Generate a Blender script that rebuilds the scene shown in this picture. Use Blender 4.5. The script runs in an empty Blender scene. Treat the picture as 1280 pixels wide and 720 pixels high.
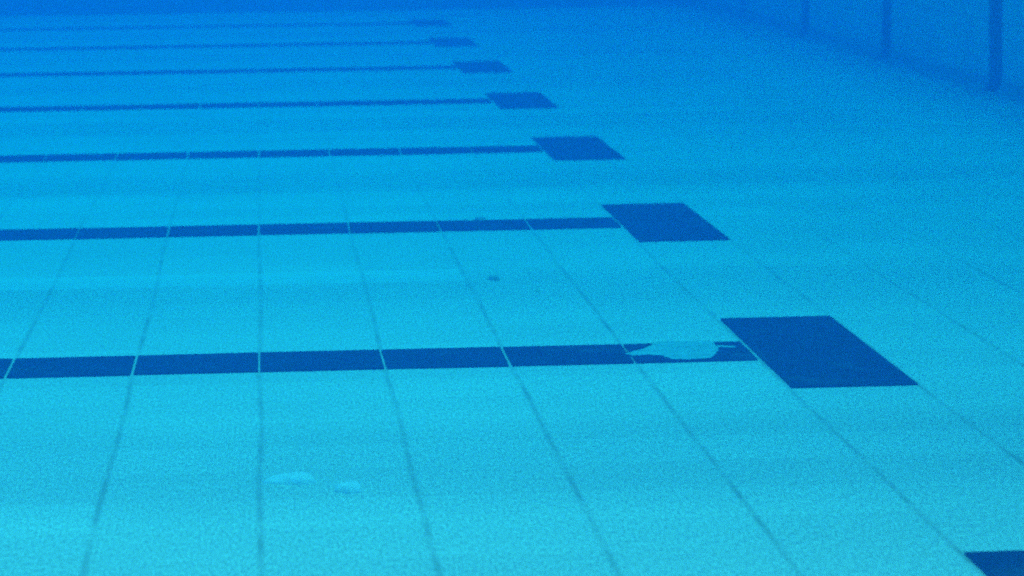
import bpy, bmesh, math, random
from mathutils import Matrix, Vector
random.seed(7)
sc = bpy.context.scene
col = sc.collection

# ------------------------------------------------------------------ camera
R = Vector((0.99718942, -0.07374339, -0.01323563))
D = Vector((-0.02203417, -0.11980987, -0.99255231))
F = Vector((0.07160841, 0.9900543, -0.12109801))
CAM_H = 0.97729
cd = bpy.data.cameras.new('camera'); cam = bpy.data.objects.new('camera', cd); col.objects.link(cam)
cd.sensor_width = 36.0; cd.lens = 36 * 4257.09 / 1280
cd.dof.use_dof = True; cd.dof.focus_distance = 6.7; cd.dof.aperture_fstop = 9.5
cd.clip_start = 0.05; cd.clip_end = 500
U, B = -D, -F
cam.matrix_world = Matrix(((R.x, U.x, B.x, 0), (R.y, U.y, B.y, 0), (R.z, U.z, B.z, CAM_H), (0, 0, 0, 1)))
sc.camera = cam

# ------------------------------------------------------------------ sky, sun, exposure
SUN_EL, SUN_AZ = 85, 90           # degrees; the sun stands beyond the end wall (+X)
w = bpy.data.worlds.new('World'); sc.world = w; w.use_nodes = True
wn = w.node_tree.nodes; wn.clear()
sky = wn.new('ShaderNodeTexSky'); sky.sky_type = 'NISHITA'; sky.sun_disc = False
sky.sun_elevation = math.radians(SUN_EL); sky.sun_rotation = math.radians(SUN_AZ)
bg = wn.new('ShaderNodeBackground'); bg.inputs['Strength'].default_value = 0.085
wo = wn.new('ShaderNodeOutputWorld')
w.node_tree.links.new(sky.outputs[0], bg.inputs[0]); w.node_tree.links.new(bg.outputs[0], wo.inputs[0])
sd = bpy.data.lights.new('sun', 'SUN'); sd.energy = 2.6; sd.angle = math.radians(24); sd.color = (1.0, 0.96, 0.9)
so = bpy.data.objects.new('sun', sd); col.objects.link(so)
so.rotation_euler = (0, math.radians(90 - SUN_EL), 0)
so.location = (0, 8, 30)
sc.view_settings.view_transform = 'Standard'; sc.view_settings.look = 'None'
sc.view_settings.exposure = 0.34; sc.view_settings.gamma = 1.0
sc.view_settings.use_curve_mapping = False
sc.render.engine = 'CYCLES'
sc.cycles.volume_bounces = 5
sc.cycles.max_bounces = 8
sc.cycles.use_denoising = False
sc.cycles.use_adaptive_sampling = True; sc.cycles.adaptive_threshold = 0.045; sc.cycles.adaptive_min_samples = 16
sc.cycles.filter_width = 2.2

# ------------------------------------------------------------------ sizes (metres)
XB, BAR_W, BAR_L = 0.9862, 0.2412, 1.007     # end bar of each lane line
LINE_W, Y1, GAP = 0.2627, 4.2277, 2.6015     # lane line width, first line, lane spacing
COL, G = 0.25, 0.0092                        # tile width, wide joint
XW = 3.183                                   # end wall face
XL = -21.8                                   # other end wall
YF, YN = 24.72, -3.6                         # far and near side walls
POOL_TOP, WATER = 2.15, 2.0
line_y = lambda k: Y1 + GAP * k

# ------------------------------------------------------------------ helpers
def obj(name, bm, mat, parent=None, loc=(0, 0, 0), smooth=False):
    me = bpy.data.meshes.new(name)
    bmesh.ops.recalc_face_normals(bm, faces=bm.faces[:])
    bm.to_mesh(me); bm.free()
    if smooth:
        for p in me.polygons: p.use_smooth = True
    me.materials.append(mat)
    o = bpy.data.objects.new(name, me); col.objects.link(o)
    o.location = loc
    if parent: o.parent = parent
    return o
def tag(o, label=None, cat=None, group=None, kind=None):
    if label: o['label'] = label
    if cat: o['category'] = cat
    if group: o['group'] = group
    if kind: o['kind'] = kind
    return o
def empty(name, loc):
    o = bpy.data.objects.new(name, None); col.objects.link(o); o.location = loc
    o.empty_display_size = 0.2
    return o
def box(bm, x0, x1, y0, y1, z0, z1):
    v = [bm.verts.new(p) for p in ((x0, y0, z0), (x1, y0, z0), (x1, y1, z0), (x0, y1, z0),
                                   (x0, y0, z1), (x1, y0, z1), (x1, y1, z1), (x0, y1, z1))]
    for f in ((0, 3, 2, 1), (4, 5, 6, 7), (0, 1, 5, 4), (1, 2, 6, 5), (2, 3, 7, 6), (3, 0, 4, 7)):
        bm.faces.new([v[i] for i in f])
def tile(bm, pts, z0, z1):
    """a low tile with the given outline (counter-clockwise)"""
    lo = [bm.verts.new((x, y, z0)) for x, y in pts]; hi = [bm.verts.new((x, y, z1)) for x, y in pts]
    n = len(pts)
    bm.faces.new(hi); bm.faces.new(lo[::-1])
    for i in range(n): bm.faces.new((lo[i], lo[(i + 1) % n], hi[(i + 1) % n], hi[i]))

class Nodes:
    def __init__(s, name):
        s.m = bpy.data.materials.new(name); s.m.use_nodes = True
        s.t = s.m.node_tree; s.n = s.t.nodes; s.n.clear()
        s.out = s.n.new('ShaderNodeOutputMaterial')
    def link(s, a, b): s.t.links.new(a, b)
    def put(s, sock, v):
        if hasattr(v, 'is_output'): s.link(v, sock)
        else: sock.default_value = v
    def math(s, op, a, b=0.0, c=0.0):
        n = s.n.new('ShaderNodeMath'); n.operation = op
        for i, v in enumerate((a, b, c)): s.put(n.inputs[i], v)
        return n.outputs[0]
    def noise(s, vec, scale, detail=3.0, rough=0.5):
        n = s.n.new('ShaderNodeTexNoise'); n.inputs['Scale'].default_value = scale
        n.inputs['Detail'].default_value = detail; n.inputs['Roughness'].default_value = rough
        s.link(vec, n.inputs['Vector']); return n.outputs['Fac']
    def mapr(s, v, a, b, c, d, clamp=True):
        n = s.n.new('ShaderNodeMapRange'); n.clamp = clamp
        s.put(n.inputs[0], v)
        for i, x in enumerate((a, b, c, d)): s.put(n.inputs[i + 1], x)
        return n.outputs[0]
    def smooth(s, v, a, b):
        n = s.n.new('ShaderNodeMapRange'); n.interpolation_type = 'SMOOTHSTEP'
        s.put(n.inputs[0], v)
        for i, x in enumerate((a, b, 0.0, 1.0)): s.put(n.inputs[i + 1], x)
        return n.outputs[0]
    def mix(s, f, a, b, blend='MIX'):
        n = s.n.new('ShaderNodeMix'); n.data_type = 'RGBA'; n.blend_type = blend
        s.put(n.inputs[0], f)
        for i, v in ((6, a), (7, b)):
            s.put(n.inputs[i], v if hasattr(v, 'is_output') else (*v, 1.0))
        return n.outputs[2]
    def bright(s, color, f):
        n = s.n.new('ShaderNodeVectorMath'); n.operation = 'SCALE'
        s.link(color, n.inputs[0]); s.put(n.inputs['Scale'], f); return n.outputs[0]
    def xyz(s):
        g = s.n.new('ShaderNodeNewGeometry'); p = g.outputs['Position']
        x = s.n.new('ShaderNodeSeparateXYZ'); s.link(p, x.inputs[0])
        return p, x.outputs
    def vec(s, x, y, z=0.0):
        n = s.n.new('ShaderNodeCombineXYZ')
        for i, v in enumerate((x, y, z)): s.put(n.inputs[i], v)
        return n.outputs[0]
    def finish(s, color, rough=0.5, height=None, dist=0.002):
        b = s.n.new('ShaderNodeBsdfPrincipled')
        s.put(b.inputs['Base Color'], color if hasattr(color, 'is_output') else (*color, 1.0))
        s.put(b.inputs['Roughness'], rough); b.inputs['Specular IOR Level'].default_value = 0.08
        if height is not None:
            bp = s.n.new('ShaderNodeBump'); bp.inputs['Distance'].default_value = dist
            bp.inputs['Strength'].default_value = 0.6
            s.link(height, bp.inputs['Height']); s.link(bp.outputs[0], b.inputs['Normal'])
        s.link(b.outputs[0], s.out.inputs['Surface'])
        return s.m

TILE = (0.80, 0.745, 0.625)
GROUT = (0.60, 0.46, 0.36)

def joint(k, coord, origin, pitch, width, soft):
    """1 on the joints of a tile course, and the number of the tile"""
    t = k.math('DIVIDE', k.math('SUBTRACT', coord, origin), pitch)
    d = k.math('MULTIPLY', k.math('ABSOLUTE', k.math('SUBTRACT', t, k.math('ROUND', t))), pitch)
    m = k.math('SUBTRACT', 1.0, k.smooth(d, width / 2 - soft, width / 2 + soft))
    return m, k.math('FLOOR', t)

def floor_material():
    k = Nodes('pool_floor_tiles'); p, (x, y, z) = k.xyz()
    wob = k.noise(p, 0.7, 2.0)
    xs = k.math('ADD', x, k.mapr(wob, 0.3, 0.7, -0.004, 0.004))
    jx, cx = joint(k, xs, XB - G / 2, COL, 0.0095, 0.0042)
    jy, cy = joint(k, y, line_y(2) + LINE_W / 2 + 0.002, COL, 0.003, 0.002)
    wn_ = k.n.new('ShaderNodeTexWhiteNoise'); wn_.noise_dimensions = '2D'; k.link(k.vec(cx, cy), wn_.inputs['Vector'])
    tone = k.mapr(wn_.outputs['Value'], 0, 1, 0.97, 1.03)
    blot = k.mapr(k.noise(p, 1.3, 4.0, 0.6), 0.3, 0.7, 0.95, 1.05)
    # fine speckle put into the tile colour to imitate camera grain
    sp = k.mapr(k.noise(k.vec(x, k.math('MULTIPLY', y, 0.2)), 215.0, 2.0, 0.7), 0.3, 0.7, 0.68, 1.32)
    c = k.bright(k.mix(0.0, TILE, TILE), k.math('MULTIPLY', k.math('MULTIPLY', tone, blot), sp))
    # one course between two lanes was relaid with whiter tiles
    inrow = k.math('MULTIPLY', k.smooth(y, 8.15, 8.17), k.math('SUBTRACT', 1.0, k.smooth(y, 8.395, 8.415)))
    inrow = k.math('MULTIPLY', inrow, k.math('LESS_THAN', x, 0.482))
    c = k.mix(k.math('MULTIPLY', inrow, 0.8), c, (0.80, 0.86, 0.75))
    wr = k.n.new('ShaderNodeTexWhiteNoise'); wr.noise_dimensions = '1D'; k.link(cy, wr.inputs['W'])
    c = k.bright(c, k.mapr(wr.outputs['Value'], 0, 1, 0.95, 1.03))
    # joints, dirtier in places
    dirt = k.mapr(k.noise(p, 5.0, 4.0, 0.65), 0.38, 0.66, 0.25, 0.95)
    # the joints get fainter towards the far side
    dirt = k.math('MULTIPLY', dirt, k.mapr(k.math('ADD', y, k.mapr(k.noise(p, 0.6, 2.0), 0.3, 0.7, -1.5, 1.5)), 6.5, 11.0, 1.0, 0.32))
    gcol = k.mix(k.mapr(k.noise(p, 9.0, 2.0), 0.4, 0.65, 0, 1), GROUT, (0.40, 0.38, 0.28))
    c = k.mix(k.math('MULTIPLY', jx, dirt), c, gcol)
    c = k.mix(k.math('MULTIPLY', jy, k.math('MULTIPLY', dirt, 0.3)), c, gcol)
    h = k.math('SUBTRACT', sp, k.math('MULTIPLY', jx, 1.0))
    return k.finish(c, 0.75, h, 0.0006)

def dark_material(name, base):
    k = Nodes(name); p, (x, y, z) = k.xyz()
    v = k.mapr(k.noise(p, 14.0, 4.0, 0.6), 0.3, 0.7, 0.85, 1.2)
    s_ = k.mapr(k.noise(k.vec(x, k.math('MULTIPLY', y, 0.16), z), 150.0, 2.0, 0.7), 0.3, 0.7, 0.6, 1.4)  # fine noise in the dark colour, standing in for camera grain
    c = k.bright(k.mix(0.0, base, base), k.math('MULTIPLY', v, s_))
    wn_ = k.n.new('ShaderNodeTexWhiteNoise'); wn_.noise_dimensions = '2D'
    k.link(k.vec(k.math('FLOOR', k.math('DIVIDE', k.math('SUBTRACT', x, XB - G / 2), COL)), k.math('FLOOR', k.math('DIVIDE', y, GAP))), wn_.inputs['Vector'])
    c = k.bright(c, k.mapr(wn_.outputs['Value'], 0, 1, 0.8, 1.3))
    # lime and algae film in patches
    film = k.mapr(k.noise(p, 6.0, 4.0, 0.7), 0.55, 0.75, 0.0, 0.16)
    c = k.mix(film, c, (0.35, 0.42, 0.34))
    return k.finish(c, 0.7)

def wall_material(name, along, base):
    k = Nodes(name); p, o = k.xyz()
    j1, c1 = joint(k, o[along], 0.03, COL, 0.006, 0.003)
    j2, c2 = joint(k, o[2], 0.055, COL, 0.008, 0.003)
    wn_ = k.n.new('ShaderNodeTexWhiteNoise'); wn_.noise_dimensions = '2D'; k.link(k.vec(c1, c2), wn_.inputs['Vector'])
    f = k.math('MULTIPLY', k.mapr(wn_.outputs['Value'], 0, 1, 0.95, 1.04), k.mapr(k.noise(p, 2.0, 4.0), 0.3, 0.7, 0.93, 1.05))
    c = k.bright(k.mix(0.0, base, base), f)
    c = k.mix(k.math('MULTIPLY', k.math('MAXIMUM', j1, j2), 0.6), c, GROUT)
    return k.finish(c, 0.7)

def plain(name, base, scale, amp, rough=0.8):
    k = Nodes(name); p, o = k.xyz()
    v = k.mapr(k.noise(p, scale, 4.0, 0.6), 0.3, 0.7, 1 - amp, 1 + amp)
    return k.finish(k.bright(k.mix(0.0, base, base), v), rough)

M_FLOOR = floor_material()
M_DARK = dark_material('navy_glazed_tile', (0.02, 0.015, 0.035))
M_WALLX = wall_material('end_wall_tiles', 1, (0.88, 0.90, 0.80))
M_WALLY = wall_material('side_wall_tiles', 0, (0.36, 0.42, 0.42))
M_COPE = plain('concrete_coping', (0.42, 0.41, 0.38), 12, 0.12)
M_WORN = plain('worn_glaze', (0.38, 0.58, 0.54), 40, 0.22)
M_PLASTER = plain('white_plaster', (0.93, 0.92, 0.85), 60, 0.06)
M_PEBBLE = plain('dark_pebble_stone', (0.50, 0.52, 0.45), 80, 0.3)
M_PALE = plain('pale_chip_stone', (0.85, 0.86, 0.62), 80, 0.15)
M_FLOAT = plain('lane_rope_float_plastic', (0.25, 0.28, 0.32), 5, 0.1)

# ------------------------------------------------------------------ water: even absorbing and scattering volume
wk = Nodes('pool_water')
pv = wk.n.new('ShaderNodeVolumePrincipled')
pv.inputs['Color'].default_value = (0.002, 0.037, 0.126, 1)
pv.inputs['Absorption Color'].default_value = (0.06, 0.80, 0.977, 1)
pv.inputs['Density'].default_value = 0.7
pv.inputs['Anisotropy'].default_value = 0.0
wk.link(pv.outputs[0], wk.out.inputs['Volume'])
bm = bmesh.new(); box(bm, XL - 2, XW + 2, YN - 2, YF + 2, -1.0, WATER)
hz = obj('haze', bm, wk.m); tag(hz, 'clear blue pool water filling the pool', kind='stuff')

# ------------------------------------------------------------------ floor and walls
bm = bmesh.new()
v = [bm.verts.new(p) for p in ((XL - 0.3, YN - 0.3, 0), (XW + 0.3, YN - 0.3, 0), (XW + 0.3, YF + 0.3, 0), (XL - 0.3, YF + 0.3, 0))]
bm.faces.new(v)
tag(obj('pool_floor', bm, M_FLOOR), 'pale blue tiled floor of the swimming pool', kind='structure')

def wall(name, a, label, mat, cat='wall'):
    """tiled slab with a cove at its foot and a coping on top"""
    x0, x1, y0, y1 = a
    root = empty(name, ((x0 + x1) / 2, (y0 + y1) / 2, 0)); tag(root, label, cat)
    cx, cy = root.location.x, root.location.y
    bm = bmesh.new(); box(bm, x0 - cx, x1 - cx, y0 - cy, y1 - cy, 0.002, POOL_TOP)
    obj('tiled_face', bm, mat, root)
    bm = bmesh.new(); box(bm, x0 - cx - 0.04, x1 - cx + 0.04, y0 - cy, y1 - cy, POOL_TOP + 0.002, POOL_TOP + 0.08)
    obj('coping', bm, M_COPE, root)
    return root

ew = wall('pool_wall', (XW, XW + 0.3, YN - 0.3, YF + 0.3), 'pale tiled end wall on the right, crossed by dark upright stripes', M_WALLX)
ew0 = ew.location.copy()
for i in range(-2, 8):           # upright target stripes, set in the end wall at every lane
    yc = line_y(i)
    if yc - 0.2 < YN: continue
    bm = bmesh.new()
    n = 8
    for j in range(n):
        z0 = 0.003 + j * 0.25; z1 = z0 + 0.247
        pts = (XW - 0.004 - ew0.x, XW + 0.002 - ew0.x)
        box(bm, pts[0], pts[1], yc - 0.125 - ew0.y, yc + 0.125 - ew0.y, z0, min(z1, 1.75))
        if z1 > 1.75: break
    obj('target_stripe', bm, M_DARK, ew)
# cove skirting along the foot of the end wall, broken by the stripes
bm = bmesh.new()
edges = [YN] + [e for i in range(-2, 8) if line_y(i) - 0.2 > YN for e in (line_y(i) - 0.127, line_y(i) + 0.127)] + [YF]
for a, b in zip(edges[0::2], edges[1::2]):
    prof = [(XW + 0.001, 0.001), (XW - 0.045, 0.001), (XW - 0.03, 0.008), (XW - 0.014, 0.022), (XW - 0.007, 0.05), (XW + 0.001, 0.052)]
    va = [bm.verts.new((px - ew0.x, a - ew0.y, pz)) for px, pz in prof]
    vb = [bm.verts.new((px - ew0.x, b - ew0.y, pz)) for px, pz in prof]
    for q in range(len(prof)): bm.faces.new((va[q], va[(q + 1) % 6], vb[(q + 1) % 6], vb[q]))
    bm.faces.new(va); bm.faces.new(vb[::-1])
obj('cove_skirting', bm, plain('cove_tile', (0.48, 0.52, 0.46), 6, 0.1), ew)

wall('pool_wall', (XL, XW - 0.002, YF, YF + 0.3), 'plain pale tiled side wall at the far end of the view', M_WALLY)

# ------------------------------------------------------------------ lane markings
LAB = ['dark blue lane marking closest to the viewer, only a corner of its end bar showing',
       'dark blue lane marking with a worn pale patch beside its wide end bar',
       'dark blue lane marking with a small dark pebble on the far edge of its line',
       'dark blue lane marking fourth from the viewer, joints still showing across its thin line',
       'blue lane marking in line with the dark wall stripe at the right frame edge',
       'dull blue lane marking sixth from the viewer, thin unbroken hairline to its left',
       'faint blue lane marking, last but one before the far wall',
       'faintest blue lane marking, farthest one just before the far wall']
marks = []
for i in range(8):
    yc = line_y(i)
    root = empty('lane_marking', (XB, yc, 0)); marks.append(root)
    tag(root, LAB[i], 'lane marking', 'dark lane markings inlaid in the pool floor')
    rnd = random.Random(50 + i)
    bm = bmesh.new()
    tile(bm, [(0, -BAR_L / 2), (BAR_W, -BAR_L / 2), (BAR_W, BAR_L / 2), (0, BAR_L / 2)], -0.004, 0.004)
    obj('end_bar', bm, M_DARK, root)
    bm = bmesh.new()
    n = 0; x1 = -G
    while XB + x1 - COL > XL + 2.0:
        gp = 0.0055 if i < 2 else 0.005; x0 = x1 - (COL - gp)
        j = lambda a=0.0012: rnd.uniform(-a, a)
        # older tiles have chipped corners
        tile(bm, [(x0 + j(), -LINE_W / 2 + j(.005)), (x1 + j(), -LINE_W / 2 + j(.005)), (x1 + j(), LINE_W / 2 + j(.005)), (x0 + j(), LINE_W / 2 + j(.005))], -0.004, 0.004)
        x1 -= COL
    ln = obj('line', bm, M_DARK, root)
    if i == 1:
        out = [(0.716, 6.815), (0.735, 6.845), (0.757, 6.862), (0.772, 6.90), (0.788, 6.925), (0.796, 6.972), (0.83, 6.978), (0.862, 6.972), (0.896, 6.976),
               (0.921, 6.955), (0.916, 6.92), (0.92, 6.872), (0.912, 6.83), (0.902, 6.775), (0.885, 6.725), (0.842, 6.712), (0.806, 6.716), (0.797, 6.75), (0.787, 6.785), (0.763, 6.79), (0.742, 6.776), (0.728, 6.79)]
        bm = bmesh.new()
        # smooth the outline with one round of corner cutting
        pts = []
        for q in range(len(out)):
            a, b = out[q], out[(q + 1) % len(out)]
            pts += [(a[0] * .75 + b[0] * .25, a[1] * .75 + b[1] * .25), (a[0] * .25 + b[0] * .75, a[1] * .25 + b[1] * .75)]
        rr = random.Random(4)          # ragged edge
        for amp in (0.006, 0.004, 0.002):
            new = []
            for q in range(len(pts)):
                a, b = pts[q], pts[(q + 1) % len(pts)]
                new += [a, ((a[0] + b[0]) / 2 + rr.uniform(-amp, amp) * 0.4, (a[1] + b[1]) / 2 + rr.uniform(-amp, amp) * 1.5)]
            pts = new
        tile(bm, [(px - XB, py - yc) for px, py in pts][::-1], -0.002, 0.0052)
        tile(bm, [(px - XB, py - yc) for px, py in ((0.917, 6.873), (0.952, 6.858), (0.955, 6.876), (0.92, 6.893))], 0.0042, 0.0062)
        wp = obj('worn_patch', bm, M_WORN, ln); wp['label'] = 'pale patch where the dark glaze is worn away'

# ------------------------------------------------------------------ lane ropes floating on the surface (their soft shadows lie between the lanes)
def rope_mesh():
    bm = bmesh.new()
    L = 24.4; r = 0.055; seg = 10; step = 0.30
    x = 0.0
    while x < L - step:
        rings = []
        for (dx, rr) in ((0, .02), (.02, r), (.14, r), (.20, r), (.26, r), (.28, .02), (.30, .012)):
            rings.append([bm.verts.new((x + dx, rr * math.cos(2 * math.pi * s / seg), rr * math.sin(2 * math.pi * s / seg))) for s in range(seg)])
        for a, b in zip(rings, rings[1:]):
            for s in range(seg): bm.faces.new((a[s], a[(s + 1) % seg], b[(s + 1) % seg], b[s]))
        x += step
    return bm
rope = None
for i in range(-1, 8):
    yy = line_y(i) + GAP / 2 + {1: -0.18, 2: 0.15}.get(i, 0.04)
    if rope is None:
        rope = obj('lane_rope', rope_mesh(), M_FLOAT); o = rope
    else:
        o = rope.copy(); col.objects.link(o)
    o.location = (XL + 0.2, yy, WATER)
    tag(o, 'lane rope of round plastic floats on the water surface', 'lane rope', 'lane ropes floating between the lanes')

# ------------------------------------------------------------------ unseen slatted frame, added only to dim the light along the end wall
blk = empty('light_blocker', (XW + 1.0, 10.5, 0)); tag(blk, 'unseen slatted frame added to dim the light along the pool end', 'light blocker')
CX0, CX1, CZ, CY0, CY1 = 1.75 - XW - 1.0, 3.2, 5.4, -13.5, 15.5
bm = bmesh.new()
q = CX0
while q < CX1:
    box(bm, q, q + 0.085, CY0, CY1, CZ, CZ + 0.03); q += 0.27
obj('blocker_slat', bm, M_COPE, blk)
for yb in range(-13, 16, 4):
    bm = bmesh.new(); box(bm, CX0, CX1, yb, yb + 0.08, CZ - 0.162, CZ - 0.002); obj('blocker_beam', bm, M_COPE, blk)
    bm = bmesh.new(); box(bm, 1.2, 1.32, yb - 0.02, yb + 0.1, 0.0, CZ - 0.164); obj('blocker_post', bm, M_COPE, blk)

# ------------------------------------------------------------------ small debris on the floor
def lump(name, loc, size, mat, label, cat, seed, rot=0.0, group=None, taper=0.0):
    rnd = random.Random(seed)
    bm = bmesh.new()
    ph = [rnd.uniform(0, 6.28) for _ in range(6)]
    NR, NS = 9, 36
    def pt(r, t):
        edge = 1 + 0.10 * math.sin(2 * t + ph[0]) + 0.07 * math.sin(3 * t + ph[1]) + 0.04 * math.sin(7 * t + ph[2])
        ct, st = math.cos(t), math.sin(t)
        ct = math.copysign(abs(ct) ** 0.8, ct); st = math.copysign(abs(st) ** 0.8, st)
        x, y = r * edge * ct, r * edge * st * (1 + taper * ct)
        h = (1 - r ** 4) ** 0.7 * (1 + taper * ct * r) * (1 + 0.16 * math.sin(4 * x + ph[3]) * math.cos(3 * y + ph[4]) + 0.08 * math.sin(11 * x + 9 * y + ph[5]))
        return (x * size[0] / 2, y * size[1] / 2, h * size[2])
    top = bm.verts.new(pt(0, 0)); prev = None
    for q in range(1, NR + 1):
        ring = [bm.verts.new(pt(q / NR, 2 * math.pi * k / NS)) for k in range(NS)]
        for k in range(NS):
            l = (k + 1) % NS
            bm.faces.new((top, ring[k], ring[l]) if prev is None else (prev[k], ring[k], ring[l], prev[l]))
        prev = ring
    base = [bm.verts.new((v.co.x, v.co.y, -0.001)) for v in prev]
    for k in range(NS): bm.faces.new((prev[k], base[k], base[(k + 1) % NS], prev[(k + 1) % NS]))
    bm.faces.new(base[::-1])
    o = obj(name, bm, mat, None, (loc[0], loc[1], 0.0), True)
    o.rotation_euler.z = rot
    tag(o, label, cat, group)
    return o
lump('plaster_fragment', (0.029, 5.47), (0.078, 0.075, 0.0115), M_PLASTER, 'long flat white plaster fragment beside a joint on the near floor', 'debris', 3, 0.02, taper=0.25)
lump('plaster_fragment', (0.123, 5.365), (0.046, 0.05, 0.0135), M_PLASTER, 'short rounded white plaster fragment right of the longer one', 'debris', 11, -0.1)
lump('pebble', (0.548, 8.17), (0.030, 0.05, 0.009), M_PEBBLE, 'small dark pebble on the open pale tiles between two lane lines', 'pebble', 5)
lump('pebble', (0.605, 9.565), (0.03, 0.05, 0.012), M_PEBBLE, 'small dark pebble on the upper edge of a dark lane line', 'pebble', 8)
lump('stone_chip', (0.632, 7.90), (0.013, 0.02, 0.010), M_PALE, 'tiny pale stone chip on the tiles right of a dark pebble', 'stone chip', 9)
